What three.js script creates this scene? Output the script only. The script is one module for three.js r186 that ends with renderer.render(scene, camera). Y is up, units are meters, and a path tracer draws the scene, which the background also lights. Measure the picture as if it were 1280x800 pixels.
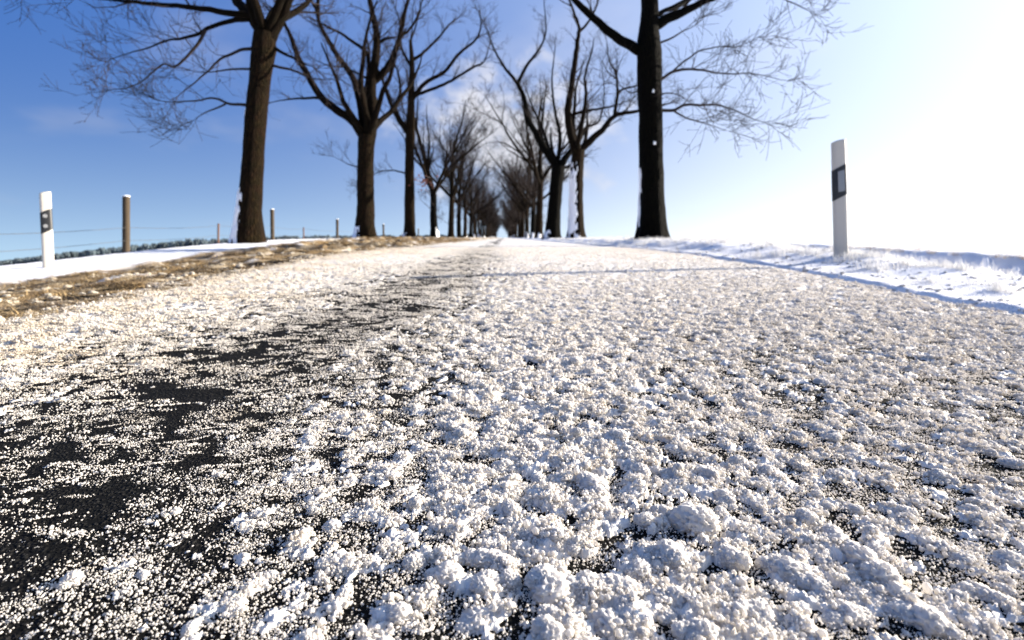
import * as THREE from 'three';
import { mergeGeometries } from 'three/addons/utils/BufferGeometryUtils.js';
import { createNoise2D, createNoise3D } from 'simplex-noise';

// ---------------------------------------------------------------- camera, sky, sun, exposure
const W = 1280, H = 800, F = 640, VX = 630, VY = 328, EYE = 0.42;
const scene = new THREE.Scene();
const camera = new THREE.PerspectiveCamera(2 * Math.atan(H / 2 / F) * 180 / Math.PI, W / H, 0.05, 6000);
camera.position.set(0, EYE, 0);
camera.lookAt(0, EYE, -10);
camera.setViewOffset(W, H, W / 2 - VX, H / 2 - VY, W, H);   // a lens shifted down: uprights stay upright
camera.focus = 0.86;
camera.userData.fStop = 4.2;
camera.updateProjectionMatrix();

const renderer = new THREE.WebGLRenderer({ antialias: true });
renderer.toneMapping = THREE.LinearToneMapping;
renderer.toneMappingExposure = 3.3;
renderer.shadowMap.enabled = true;

const SUN_AZ = 75 * Math.PI / 180, SUN_EL = 17.5 * Math.PI / 180;
const sunDir = new THREE.Vector3(Math.sin(SUN_AZ) * Math.cos(SUN_EL), Math.sin(SUN_EL), -Math.cos(SUN_AZ) * Math.cos(SUN_EL));
const sun = new THREE.DirectionalLight(new THREE.Color().setRGB(1.0, 0.90, 0.76), 5);
sun.position.copy(sunDir).multiplyScalar(120);
sun.target.position.set(0, 0, -20);
sun.position.add(sun.target.position);
sun.castShadow = true;
Object.assign(sun.shadow.camera, { left: -60, right: 60, top: 40, bottom: -40, near: 1, far: 300 });
sun.shadow.mapSize.set(4096, 4096);
scene.add(sun, sun.target);

let seed = 12345;
function rnd() { seed = (seed + 0x6D2B79F5) | 0; let t = Math.imul(seed ^ (seed >>> 15), 1 | seed); t = (t + Math.imul(t ^ (t >>> 7), 61 | t)) ^ t; return ((t ^ (t >>> 14)) >>> 0) / 4294967296; }
const reseed = (s) => { seed = s; };
const rr = (a, b) => a + (b - a) * rnd();
const gauss = () => (rnd() + rnd() + rnd() + rnd() - 2) * 0.87 * 2 / 1.155;
reseed(77); const n2 = createNoise2D(rnd), n2b = createNoise2D(rnd), n3 = createNoise3D(rnd);
const clamp = (x, a = 0, b = 1) => Math.min(b, Math.max(a, x));
const sst = (a, b, x) => { const t = clamp((x - a) / (b - a)); return t * t * (3 - 2 * t); };
const lerp = (a, b, t) => a + (b - a) * t;
function fbm3(x, y, z, o = 5) { let s = 0, a = 0.5; for (let i = 0; i < o; i++) { s += a * n3(x, y, z); x *= 2.03; y *= 2.03; z *= 2.03; a *= 0.5; } return s; }
function fbm2(x, y, o = 4) { let s = 0, a = 0.5; for (let i = 0; i < o; i++) { s += a * n2(x, y); x = x * 2.03 + 3.1; y = y * 2.03 - 1.7; a *= 0.5; } return s; }

{ // clear winter sky: blue air, whitish near the horizon and round the low sun, fair-weather clouds
  const EXPOSED = 3.3, w = 2048, h = 1024, px = new Float32Array(w * h * 4);
  for (let j = 0; j < h; j++) for (let i = 0; i < w; i++) {
    const el = ((j + 0.5) / h - 0.5) * Math.PI, az = ((i + 0.5) / w - 0.5) * 2 * Math.PI;
    const x = Math.cos(el) * Math.cos(az), y = Math.sin(el), z = Math.cos(el) * Math.sin(az);
    const e = Math.max(y, 0), th = Math.acos(clamp(x * sunDir.x + y * sunDir.y + z * sunDir.z, -1, 1)) * 180 / Math.PI;
    const a = Math.exp(-Math.pow(e / 0.13, 1.1)), toward = sst(120, 40, th), b = Math.exp(-e / 0.16) * (0.05 + 0.95 * toward * toward);
    let r = lerp(0.008, 0.46, a), g = lerp(0.122, 0.69, a), bl = lerp(0.50, 0.90, a);
    r += 0.58 * b; g += 0.40 * b; bl += 0.14 * b;
    const wide = 0.74 * Math.exp(-Math.pow(th / 66, 2)), glow = 0.66 * Math.exp(-Math.pow(th / 36, 2)) + 0.6 * Math.exp(-th / 11);
    r += glow * 0.98 + wide * 0.84; g += glow * 0.97 + wide * 0.95; bl += glow * 0.93 + wide * 0.97;
    // clouds
    if (y > -0.2) {
      const k = 1 / (e + 0.16), u = x * k, v = z * k;
      let c = fbm3(u * 0.75 + 2.2, v * 0.75 + 7.4, 0.3, 6);
      let thin = sst(0.2, 0.7, c) * 0.15 * sst(0.02, 0.12, e) * (1 - sst(0.5, 0.9, e));
      // low bank of cumulus along the road's end
      const azf = Math.atan2(x, -z) * 180 / Math.PI, eld = el * 180 / Math.PI;
      const lump = fbm3(azf * 0.16, eld * 0.24, 5.1, 5);
      const q = 1 - Math.hypot((azf - 0.6) / 12, (eld - 14) / 8) + lump * 0.7;
      const cum = sst(-0.1, 0.75, q) * 0.8;
      const cl = Math.max(thin, cum), lit = 0.68 + 0.25 * clamp(lump + 0.4 + (eld - 12) / 14);
      r = lerp(r, lit * 1.0 + glow * 0.5, cl); g = lerp(g, lit * 0.99 + glow * 0.5, cl); bl = lerp(bl, lit * 1.02 + glow * 0.5, cl);
    } else { r = lerp(r, 0.5, 0.6); g = lerp(g, 0.52, 0.6); bl = lerp(bl, 0.56, 0.6); }
    const o = (j * w + i) * 4; px[o] = r / EXPOSED; px[o + 1] = g / EXPOSED; px[o + 2] = bl / EXPOSED; px[o + 3] = 1;
  }
  const t = new THREE.DataTexture(px, w, h, THREE.RGBAFormat, THREE.FloatType);
  t.mapping = THREE.EquirectangularReflectionMapping; t.magFilter = THREE.LinearFilter; t.minFilter = THREE.LinearFilter; t.needsUpdate = true;
  scene.background = t; scene.environment = t;
}

// ---------------------------------------------------------------- helpers
const used = new Map();
function numbered(name) { const n = used.get(name) ?? 0; used.set(name, n + 1); return n ? name + '_' + String(n).padStart(3, '0') : name; }
function tag(o, label, category, group, kind) { if (label) o.userData.label = label; if (category) o.userData.category = category; if (group) o.userData.group = group; if (kind) o.userData.kind = kind; return o; }
function mesh(name, geo, mat, parent = scene) { const m = new THREE.Mesh(geo, mat); m.name = parent === scene ? numbered(name) : name; m.castShadow = m.receiveShadow = true; parent.add(m); return m; }
function thing(name, x = 0, y = 0, z = 0) { const g = new THREE.Group(); g.name = numbered(name); g.position.set(x, y, z); scene.add(g); return g; }
const lin = (r, g, b) => new THREE.Color().setRGB(r, g, b);
// a photo pixel at a known depth
const at = (px, py, d) => new THREE.Vector3((px - VX) / F * d, EYE - (py - VY) / F * d, -d);

function dataTex(size, fn, srgb = false) {
  const a = new Uint8Array(size * size * 4);
  for (let j = 0; j < size; j++) for (let i = 0; i < size; i++) { const c = fn(i / size, j / size), o = (j * size + i) * 4; for (let k = 0; k < 3; k++) a[o + k] = clamp(c[k]) * 255; a[o + 3] = 255; }
  const t = new THREE.DataTexture(a, size, size); t.wrapS = t.wrapT = THREE.RepeatWrapping; t.magFilter = THREE.LinearFilter; t.minFilter = THREE.LinearMipmapLinearFilter; t.generateMipmaps = true;
  if (srgb) t.colorSpace = THREE.SRGBColorSpace; t.needsUpdate = true; return t;
}
// noise that tiles: four-corner blend
function tile(fn) { return (u, v) => { const a = fn(u, v), b = fn(u - 1, v), c = fn(u, v - 1), d = fn(u - 1, v - 1); return lerp(lerp(a, b, u), lerp(c, d, u), v); }; }

// ---------------------------------------------------------------- terrain (eye-relative heights; d = metres ahead)
const XL = -1.95, XR = 2.4;
// the road climbs: everything along it rises with the distance, then the hill levels out
const GRADE = 31 / 640, climb = (d) => d < 470 ? GRADE * d : lerp(GRADE * 470, -4, sst(470, 1500, d));
const roadH = (d) => climb(d) - (0.2 + 0.22 * Math.exp(-Math.pow(Math.max(d, 0) / 4.2, 2)));
const vergeR = (d) => climb(d) - 0.05 - 0.37 * Math.exp(-Math.pow(Math.max(d, 0) / 4.4, 2));
const bankL = (d) => climb(d) - 0.03 - 0.47 * Math.exp(-Math.pow(Math.max(d - 3, 0) / 8, 2));
const crestR = (d) => climb(d) - 0.02 - 1.15 * Math.exp(-Math.max(d, 0) / 32);
function ground(x, d) {
  const rd = roadH(d);
  let y;
  if (x > 0) {
    const edge = 2.42 + 0.05 * n2(d * 0.7, 3.3) + 0.03 * n2(d * 3, 8.1);
    const v = vergeR(d) + 0.02 * n2(x * 1.4, d * 1.4) + 0.009 * n2b(x * 4, d * 4) + 0.004 * n2(x * 9, d * 9);
    y = lerp(lerp(rd - 0.03, rd + 0.014 + 0.008 * n2(d * 5, 1.5), sst(edge, edge + 0.07, x)), v, sst(edge + 0.05, edge + 0.85, x));
    const x0 = lerp(3.2, 4.7, sst(6, 11, d)); if (x > x0) y = v - 0.55 * sst(x0, x0 + 2.2, x) - 1.2 * sst(x0 + 1, 15, x);
    if (x > 15) { const low = vergeR(d) - 1.7, cr = crestR(d) + 0.10 * n2(d * 0.16, x * 0.1) + 0.05 * n2(d * 0.7, 2); y = lerp(y, cr, sst(17.4, 18.7, x + 0.3 * n2(d * 0.4, 5))); }
    if (x > 20) { y -= 0.045 * (x - 20); y = lerp(y, -4, sst(25, 200, x)); }
  } else {
    const lb = bankL(d);
    const hum = Math.max(0, fbm2(x * 1.5 + 9, d * 1.1, 3) + 0.12) * (0.07 + 0.07 * sst(4, 9, d)) * sst(-2.1, -2.6, x) * (1 - sst(-4.6, -5.6, x));
    y = lerp(rd - 0.03, lb, sst(-1.75, -5.0, x)) + 0.032 * sst(-1.95, -2.15, x + 0.1 * n2(d * 2.2, 6)) * (1 - sst(-3, -5, x)) + hum + 0.012 * n2b(x * 3, d * 3) * sst(-2.0, -2.6, x);
    if (x < -6.8) y -= 0.16 * sst(-6.8, -8.3, x) + 0.6 * sst(-8.2, -12, x) + 10 * sst(-8.3, -62, x) ; if (x < -60) y = lerp(y, -12, sst(-60, -200, x));
  }
  return y;
}
const gy = (x, d) => EYE + ground(x, d);
const onRoad = (x, d) => EYE + roadH(d) - 0.012 * Math.pow(Math.abs(x) / 2.4, 2);

function sheet(xs, ds, fy, uvk = 1, color) {
  const nx = xs.length, nd = ds.length, p = new Float32Array(nx * nd * 3), uv = new Float32Array(nx * nd * 2), c = color && new Float32Array(nx * nd * 3), idx = new Uint32Array((nx - 1) * (nd - 1) * 6);
  let k = 0, t = 0;
  for (let j = 0; j < nd; j++) for (let i = 0; i < nx; i++, k++) {
    const x = xs[i], d = ds[j];
    p[k * 3] = x; p[k * 3 + 1] = fy(x, d); p[k * 3 + 2] = -d; uv[k * 2] = x * uvk; uv[k * 2 + 1] = d * uvk;
    if (c) { const q = color(x, d); c[k * 3] = q[0]; c[k * 3 + 1] = q[1]; c[k * 3 + 2] = q[2]; }
    if (i < nx - 1 && j < nd - 1) { const a = k, b = k + 1, e = k + nx, f = e + 1; idx[t++] = a; idx[t++] = b; idx[t++] = f; idx[t++] = a; idx[t++] = f; idx[t++] = e; }
  }
  const g = new THREE.BufferGeometry();
  g.setAttribute('position', new THREE.BufferAttribute(p, 3)); g.setAttribute('uv', new THREE.BufferAttribute(uv, 2)); if (c) g.setAttribute('color', new THREE.BufferAttribute(c, 3));
  g.setIndex(new THREE.BufferAttribute(idx, 1)); g.computeVertexNormals(); return g;
}
const range = (a, b, s) => { const n = Math.max(1, Math.round((b - a) / s)), o = []; for (let i = 0; i <= n; i++) o.push(a + (b - a) * i / n); return o; };
const chain = (...parts) => { const o = []; for (const p of parts) for (const v of p) if (!o.length || v > o[o.length - 1] + 1e-6) o.push(v); return o; };

// ---------------------------------------------------------------- materials
const grainTex = dataTex(512, (() => { const f = tile((u, v) => 0.5 + 0.45 * fbm2(u * 40, v * 40, 3)); return (u, v) => { const q = f(u, v); return [q, q, q]; }; })());
const snowBump = grainTex;
const M = {};
M.snow = new THREE.MeshPhysicalMaterial({ color: lin(0.86, 0.86, 0.87), roughness: 0.75, specularIntensity: 0.4, vertexColors: true, bumpMap: snowBump, bumpScale: 0.03 });
M.roadSnow = new THREE.MeshPhysicalMaterial({ color: lin(0.68, 0.648, 0.595), roughness: 0.7, specularIntensity: 0.5, vertexColors: true, bumpMap: grainTex, bumpScale: 0.003 });
M.grain = new THREE.MeshPhysicalMaterial({ color: lin(0.86, 0.825, 0.77), roughness: 1, transmission: 0.5, thickness: 0, specularIntensity: 0.6 });
M.patch = new THREE.MeshPhysicalMaterial({ color: lin(0.86, 0.86, 0.87), roughness: 0.85 });
M.frost = new THREE.MeshPhysicalMaterial({ color: lin(0.82, 0.81, 0.80), roughness: 1, transmission: 0.3, thickness: 0 });
M.straw = new THREE.MeshStandardMaterial({ color: lin(0.34, 0.25, 0.135), roughness: 0.9 });
M.strawDark = new THREE.MeshStandardMaterial({ color: lin(0.14, 0.09, 0.045), roughness: 0.9 });

// asphalt: dark binder with paler stone chips
{
  const chips = []; reseed(5); for (let i = 0; i < 5200; i++) chips.push([rnd(), rnd(), 0.0025 + 0.012 * Math.pow(rnd(), 2.5), rr(0.3, 1.6), rnd()]);
  const S = 512, cell = new Float32Array(S * S * 2);
  for (const [u, v, r, b, w] of chips) { const R = Math.ceil(r * S); for (let j = -R; j <= R; j++) for (let i = -R; i <= R; i++) { const q = 1 - Math.hypot(i, j) / (r * S); if (q <= 0) continue; const o = (((Math.round(v * S) + j + S) % S) * S + (Math.round(u * S) + i + S) % S) * 2; if (q > cell[o]) { cell[o] = Math.sqrt(q); cell[o + 1] = b; } } }
  const get = (u, v) => { const o = (Math.floor(v * S) * S + Math.floor(u * S)) * 2; return [cell[o], cell[o + 1]]; };
  const map = dataTex(S, (u, v) => { const [h, b] = get(u, v); const l = 0.055 + (h > 0.25 ? 0.06 * b : 0); return [l * 1.02, l, l * 0.97]; }, true);
  const bump = dataTex(S, (u, v) => { const [h] = get(u, v); return [h, h, h]; });
  M.asphalt = new THREE.MeshPhysicalMaterial({ map, bumpMap: bump, bumpScale: 0.006, roughness: 0.85, specularIntensity: 0.15 });
}
// bark: vertical furrows, brown-grey with greenish algae
{
  const f = tile((u, v) => { const q = fbm2(u * 14, v * 3.2, 5); return q; }), m = tile((u, v) => fbm2(u * 3 + 30, v * 3, 3));
  const ridge = (u, v) => clamp(1 - Math.abs(f(u, v)) * 2.6);
  const map = dataTex(512, (u, v) => { const r = 1 - ridge(u, v) * 0.75, g = clamp(0.5 + m(u, v)); return [lerp(0.33, 0.27, g) * (0.45 + 0.75 * r), lerp(0.27, 0.265, g) * (0.45 + 0.75 * r), lerp(0.22, 0.17, g) * (0.45 + 0.75 * r)]; }, true);
  const bump = dataTex(512, (u, v) => { const r = 1 - ridge(u, v); return [r, r, r]; });
  M.bark = new THREE.MeshPhysicalMaterial({ specularIntensity: 0.15, color: lin(0.20, 0.148, 0.11), map, bumpMap: bump, bumpScale: 0.03, roughness: 0.95 });
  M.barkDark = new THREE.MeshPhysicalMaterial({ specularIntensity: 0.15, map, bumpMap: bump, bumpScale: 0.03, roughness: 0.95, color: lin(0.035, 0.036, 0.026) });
  M.twig = new THREE.MeshPhysicalMaterial({ specularIntensity: 0.15, color: lin(0.026, 0.020, 0.018), roughness: 0.9 });
  M.limb = new THREE.MeshPhysicalMaterial({ specularIntensity: 0.15, map, bumpMap: bump, bumpScale: 0.02, roughness: 0.95, color: lin(0.13, 0.105, 0.09) });
}
M.wood = new THREE.MeshStandardMaterial({ map: dataTex(256, (() => { const f = tile((u, v) => fbm2(u * 22, v * 2, 4)); return (u, v) => { const q = 0.5 + f(u, v) * 0.7; return [0.27 * (0.6 + q * 0.6), 0.22 * (0.6 + q * 0.6), 0.15 * (0.6 + q * 0.6)]; }; })(), true), roughness: 0.9 });
M.rust = new THREE.MeshStandardMaterial({ color: lin(0.11, 0.055, 0.035), roughness: 0.85 });
M.wire = new THREE.MeshStandardMaterial({ color: lin(0.10, 0.10, 0.10), roughness: 0.5, metalness: 0.6 });
M.plastic = new THREE.MeshPhysicalMaterial({ color: lin(0.46, 0.43, 0.38), roughness: 0.45, bumpMap: grainTex, bumpScale: 0.0008 });
M.black = new THREE.MeshPhysicalMaterial({ color: lin(0.012, 0.012, 0.013), roughness: 0.4 });
M.reflector = new THREE.MeshPhysicalMaterial({ color: lin(0.26, 0.26, 0.26), roughness: 0.25, metalness: 0.3 });
M.leaf = new THREE.MeshPhysicalMaterial({ color: lin(0.20, 0.055, 0.025), roughness: 1, transmission: 0.35, thickness: 0, side: THREE.DoubleSide });
M.conifer = new THREE.MeshStandardMaterial({ color: lin(0.055, 0.075, 0.085), roughness: 1 });

// ---------------------------------------------------------------- setting: snow fields, verges
const snowTint = (x, d) => { // dead grass and sand showing through on the left shoulder
  const m = x < 0 ? sst(-1.75, -2.15, x + 0.25 * n2(d * 0.8, 1)) * (1 - sst(-4.7, -5.6, x + 0.5 * n2b(d * 0.35, x))) * sst(-0.50, -0.10, fbm2(x * 1.6 + 9, d * 0.9, 4) + 0.2 - 0.2 * sst(12, 40, d)) : 0;
  const g = 0.8 + 0.5 * fbm2(x * 7, d * 7, 3), q = 0.5 + 0.9 * fbm2(x * 2.2 + 40, d * 2.2, 3);
  const sandy = sst(-0.15, 0.35, fbm2(x * 2.6 + 70, d * 1.6, 4)), br = [lerp(lerp(0.40, 0.22, q), 0.56, sandy) * g, lerp(lerp(0.28, 0.145, q), 0.455, sandy) * g, lerp(lerp(0.135, 0.07, q), 0.30, sandy) * g];
  const s = 1 - 0.05 * Math.abs(n2(x * 0.8, d * 0.5));
  return [lerp(s, br[0], m), lerp(s, br[1], m), lerp(s, br[2], m)];
};
{
  const geo = (a, b, k) => { const o = []; let v = a; while (v < b) { o.push(v); v *= k; } o.push(b); return o; };
  const ds = chain([-60, -30, -15, -8, -4, -2, -1], range(0, 6, 0.06), range(6, 16, 0.1), range(16, 45, 0.3), geo(45, 1500, 1.05));
  const xsR = chain(range(2.36, 5, 0.05), range(5, 17, 0.5), range(17.2, 19.4, 0.18), geo(20, 1500, 1.2));
  const xsL = chain(geo(9, 1500, 1.16).map(v => -v).reverse(), range(-9, -5.6, 0.1), range(-5.5, -1.7, 0.04));
  tag(mesh('snow_field', sheet(xsR, ds, gy, 1.5, snowTint), M.snow), 'snow covered verge and field sloping away beside the road', 'field', 'snowy ground beside the road', 'structure');
  tag(mesh('snow_field', sheet(xsL, ds, gy, 1.5, snowTint), M.snow), 'snowy bank and grassy shoulder falling to a wide field', 'field', 'snowy ground beside the road', 'structure');
}

// ---------------------------------------------------------------- road: asphalt and the broken snow on it
function cover(x, d) { // share of the road that snow covers
  const w = 0.06 * n2(d * 0.9, 4.4);
  let c = 0.84;
  const xx = x + w, near = 1 - sst(1.1, 3.2, d), mid = 1 - 0.55 * sst(4, 14, d);
  // wheel track swept nearly clear, and the thinner snow on either side of it
  const xc = -0.38 - 0.42 * Math.exp(-Math.pow(Math.max(d - 0.9, 0) / 2.6, 2)), off = xx - xc;
  const track = sst(-0.34, -0.12, off) * (1 - sst(0.10, 0.34, off));
  const side = sst(-1.1, -0.35, off) * (1 - sst(0.30, 0.85, off));
  c -= 0.31 * side * mid + 0.27 * track * (1 - 0.25 * sst(1.8, 6, d));
  c -= 0.09 * near + 0.13 * near * sst(0.30, 0.60, xx);
  return c + 0.24 * (1 - 0.55 * track) * fbm2(x * 4.1, d * 4.1, 3) + 0.08 * n2b(x * 14, d * 14);
}
const asph = (x, d) => onRoad(x, d) + 0.0015 * n2(x * 45, d * 45);
function puff(x, d, s) { const a = n2(x * s, d * s); return 1 - Math.abs(a) * 1.8; }
function skinQ(x, d) { // above 0 where snow lies
  const far = sst(1.8, 6, d), near = 1 - far;
  const m1 = n2(x * 14 + 5, d * 14), m2 = n2b(x * (52 - 22 * far), d * (52 - 22 * far)), m3 = d < 3.2 ? n2(x * 125, d * 125 + 4) : 0;
  return cover(x, d) + (0.18 + 0.12 * near) * m1 + 0.19 * m2 + 0.13 * m3 - 0.52 - 0.17 * near;
}
function snowTop(x, d) { // height of the snow skin; below the asphalt where there is none
  const far = sst(1.8, 6, d), k = 1 - 0.5 * sst(6, 20, d), q = skinQ(x, d);
  if (q <= 0) return onRoad(x, d) - Math.min(0.010, 0.004 - q * 0.03);
  let t = 0.0010 + 0.0070 * k * Math.sqrt(q) * (1 - 0.3 * far);
  t += clamp(q * 3) * k * (0.0034 * (1 - 0.4 * far) * puff(x + 3, d, 36 - 8 * far) + 0.0028 * (1 - 0.3 * far) * puff(x, d + 7, 85 - 35 * far));
  if (d < 3) t += 0.0022 * n2b(x * 210, d * 210);
  const ridge = Math.exp(-Math.pow((x - 0.17) / 0.2, 2)) * (1 - sst(1.2, 2.4, d));
  t += ridge * 0.008 * Math.max(0, n2b(x * 16, d * 16) + 0.25);
  return onRoad(x, d) + t;
}
const roadTint = (x, d) => { const s = sst(-0.7, -1.9, x + 0.3 * n2(d, 2)) * clamp(0.55 + 0.9 * fbm2(x * 3, d * 2.3, 3)); const q = Math.max(s * 0.75, 0.30 * sst(0.25, 0.55, fbm2(x * 9 + 50, d * 9, 2))); return [lerp(1, 0.78, q), lerp(1, 0.69, q), lerp(1, 0.54, q)]; };
{
  const road = thing('road'); tag(road, 'narrow asphalt road running straight between two rows of bare trees', 'road', null, 'structure');
  mesh('asphalt', sheet(range(-2.6, 2.7, 0.05), chain([-6, -2], range(0, 4, 0.05), range(4, 14, 0.25), range(14, 60, 1), range(60, 620, 8)), asph, 3.4), M.asphalt, road);
  const parts = [
    [range(-1.25, 1.25, 0.0036), range(0.34, 1.1, 0.0036)],
    [range(-2.1, -1.25, 0.009), range(0.34, 1.1, 0.009)],
    [range(1.25, 2.5, 0.009), range(0.34, 1.1, 0.009)],
    [range(-2.05, 2.45, 0.0060), range(1.1, 2.3, 0.0062)],
    [range(-2.1, 2.5, 0.011), range(2.3, 5, 0.0125)],
    [range(-2.1, 2.55, 0.022), chain(range(5, 9, 0.03), range(9, 16, 0.07))],
    [range(-2.1, 2.55, 0.06), chain(range(16, 40, 0.25), range(40, 100, 1), range(100, 620, 8))],
    [range(-2.1, 2.5, 0.03), chain([-6, -3], range(-1.5, 0.34, 0.03))],
  ];
  for (const [xs, ds] of parts) { const m = mesh('snow_skin', sheet(xs, ds, snowTop, 4, roadTint), M.roadSnow, road); m.userData.kind = 'stuff'; }
}

// ---------------------------------------------------------------- loose snow: grains, clumps and clods
function lump(r, detail, amt, freq, s, flat = 0.8) {
  const g = new THREE.IcosahedronGeometry(1, detail), p = g.attributes.position, v = new THREE.Vector3();
  for (let i = 0; i < p.count; i++) {
    v.fromBufferAttribute(p, i).normalize();
    const n = 1 + amt * (1 - 1.7 * Math.abs(n3(v.x * freq + s, v.y * freq, v.z * freq + s))) + amt * 0.45 * n3(v.x * freq * 2.7 + s, v.y * freq * 2.7, v.z * freq * 2.7) + amt * 0.22 * n3(v.x * freq * 7 + s, v.y * freq * 7, v.z * freq * 7);
    p.setXYZ(i, v.x * n * r, v.y * n * r * flat, v.z * n * r);
  }
  g.deleteAttribute('uv'); g.deleteAttribute('normal'); return g;
}
const smooth = (g) => { const q = g.index ? g : g; q.computeVertexNormals(); return q; };
function welded(g) { // share corners so that normals run smoothly
  const p = g.attributes.position, map = new Map(), idx = [], pos = [];
  for (let i = 0; i < p.count; i++) { const k = Math.round(p.getX(i) * 2e5) + ',' + Math.round(p.getY(i) * 2e5) + ',' + Math.round(p.getZ(i) * 2e5); let j = map.get(k); if (j === undefined) { j = pos.length / 3; map.set(k, j); pos.push(p.getX(i), p.getY(i), p.getZ(i)); } idx.push(j); }
  const q = new THREE.BufferGeometry(); q.setAttribute('position', new THREE.Float32BufferAttribute(pos, 3)); q.setIndex(idx); q.computeVertexNormals(); return q;
}
reseed(31);
const clusters = [], clumps = [];
for (let k = 0; k < 10; k++) { // a handful of grains lying together
  const gs = [];
  const n = 30 + (k % 4) * 8, sp = 0.010 + 0.0025 * (k % 3);
  for (let i = 0; i < n; i++) {
    const r = 0.0009 + 0.0024 * Math.pow(rnd(), 2.6) + (rnd() < 0.06 ? 0.0018 : 0);
    let g = lump(r, r > 0.0026 ? 1 : 0, 0.5, 4.5, rnd() * 90, rr(0.5, 1.1)); if (r > 0.0026) g = welded(g); else { g.computeVertexNormals(); g = new THREE.BufferGeometry().setAttribute('position', g.attributes.position).setAttribute('normal', g.attributes.normal).setIndex([...Array(60).keys()]); }
    const x = gauss() * sp, z = gauss() * sp, pile = Math.max(0, 1 - Math.hypot(x, z) / (sp * 1.6));
    g.rotateY(rnd() * 6); g.rotateX(rnd() * 6); g.translate(x, r * 0.5 + pile * rnd() * 0.006, z); gs.push(g);
  }
  clusters.push(mergeGeometries(gs));
}
const dusts = [];
for (let k = 0; k < 8; k++) { // fine grains spread thinly
  const gs = [];
  for (let i = 0; i < 90; i++) {
    const r = 0.0005 + 0.0013 * Math.pow(rnd(), 1.8), a = rnd() * 6.28, q = 0.042 * Math.sqrt(rnd()) * (0.8 + 0.4 * rnd());
    const g = lump(r, 0, 0.55, 4.5, rnd() * 90, rr(0.5, 1.1)); g.computeVertexNormals();
    gs.push(new THREE.BufferGeometry().setAttribute('position', g.attributes.position).setAttribute('normal', g.attributes.normal).translate(Math.cos(a) * q, r * 0.5, Math.sin(a) * q));
  }
  dusts.push(mergeGeometries(gs));
}
for (let k = 0; k < 8; k++) { // a clump: several fluffy lumps frozen together and a crust of grains
  const gs = [], cores = [], n = 3 + (k % 4);
  for (let i = 0; i < n; i++) {
    const a = rnd() * 6.28, q = i ? rr(0.35, 0.8) : 0, r = i ? rr(0.35, 0.65) : 0.8, c = [Math.cos(a) * q * 1.15, r * 0.45 + (i ? rr(-0.1, 0.35) : 0), Math.sin(a) * q, r];
    cores.push(c); gs.push(welded(lump(r, 9, 0.30, 1.9, rnd() * 99, 0.85)).translate(c[0], c[1], c[2]));
  }
  for (let i = 0; i < 300; i++) {
    const c = cores[Math.floor(rnd() * n)], a = rnd() * 6.28, y = rr(-0.5, 1), s = Math.sqrt(1 - y * y), r = c[3] * 0.97, gr = 0.028 + 0.085 * Math.pow(rnd(), 2.2);
    gs.push(welded(lump(gr, gr > 0.08 ? 1 : 0, 0.45, 3.5, rnd() * 90, 1)).translate(c[0] + Math.cos(a) * s * r, c[1] + y * r * 0.85, c[2] + Math.sin(a) * s * r));
  }
  for (let i = 0; i < 40; i++) { const a = rnd() * 6.28, q = rr(0.9, 1.9), gr = 0.04 + 0.08 * rnd() * rnd(); gs.push(welded(lump(gr, 0, 0.3, 1.4, rnd() * 90, 1)).translate(Math.cos(a) * q, 0.02, Math.sin(a) * q)); }
  clumps.push(mergeGeometries(gs));
}
const topOf = (x, d) => Math.max(snowTop(x, d), asph(x, d));
const tmpM = new THREE.Matrix4(), tmpQ = new THREE.Quaternion(), tmpE = new THREE.Euler(), tmpS = new THREE.Vector3(), tmpP = new THREE.Vector3();
function scatter(name, label, geos, spots) { // spots: [x, y, d, scale, sy, tint]
  const by = geos.map(() => []); spots.forEach((s) => by[Math.floor(rnd() * geos.length)].push(s));
  const o = thing(name); tag(o, label, 'snow', null, 'stuff');
  by.forEach((list, k) => {
    const im = new THREE.InstancedMesh(geos[k], M.grain, list.length); im.name = 'grains'; im.castShadow = im.receiveShadow = true; im.userData.kind = 'stuff';
    list.forEach(([x, y, d, s, sy, tint], i) => {
      tmpE.set(rr(-0.25, 0.25), rnd() * 6.28, rr(-0.25, 0.25)); tmpM.compose(tmpP.set(x, y, -d), tmpQ.setFromEuler(tmpE), tmpS.set(s, s * sy, s)); im.setMatrixAt(i, tmpM);
      im.setColorAt(i, lin(...tint));
    });
    o.add(im);
  });
}
const tintOf = (x, d) => { const t = roadTint(x, d), g = rr(0.93, 1); return [t[0] * g, t[1] * g, t[2] * g]; };
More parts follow.
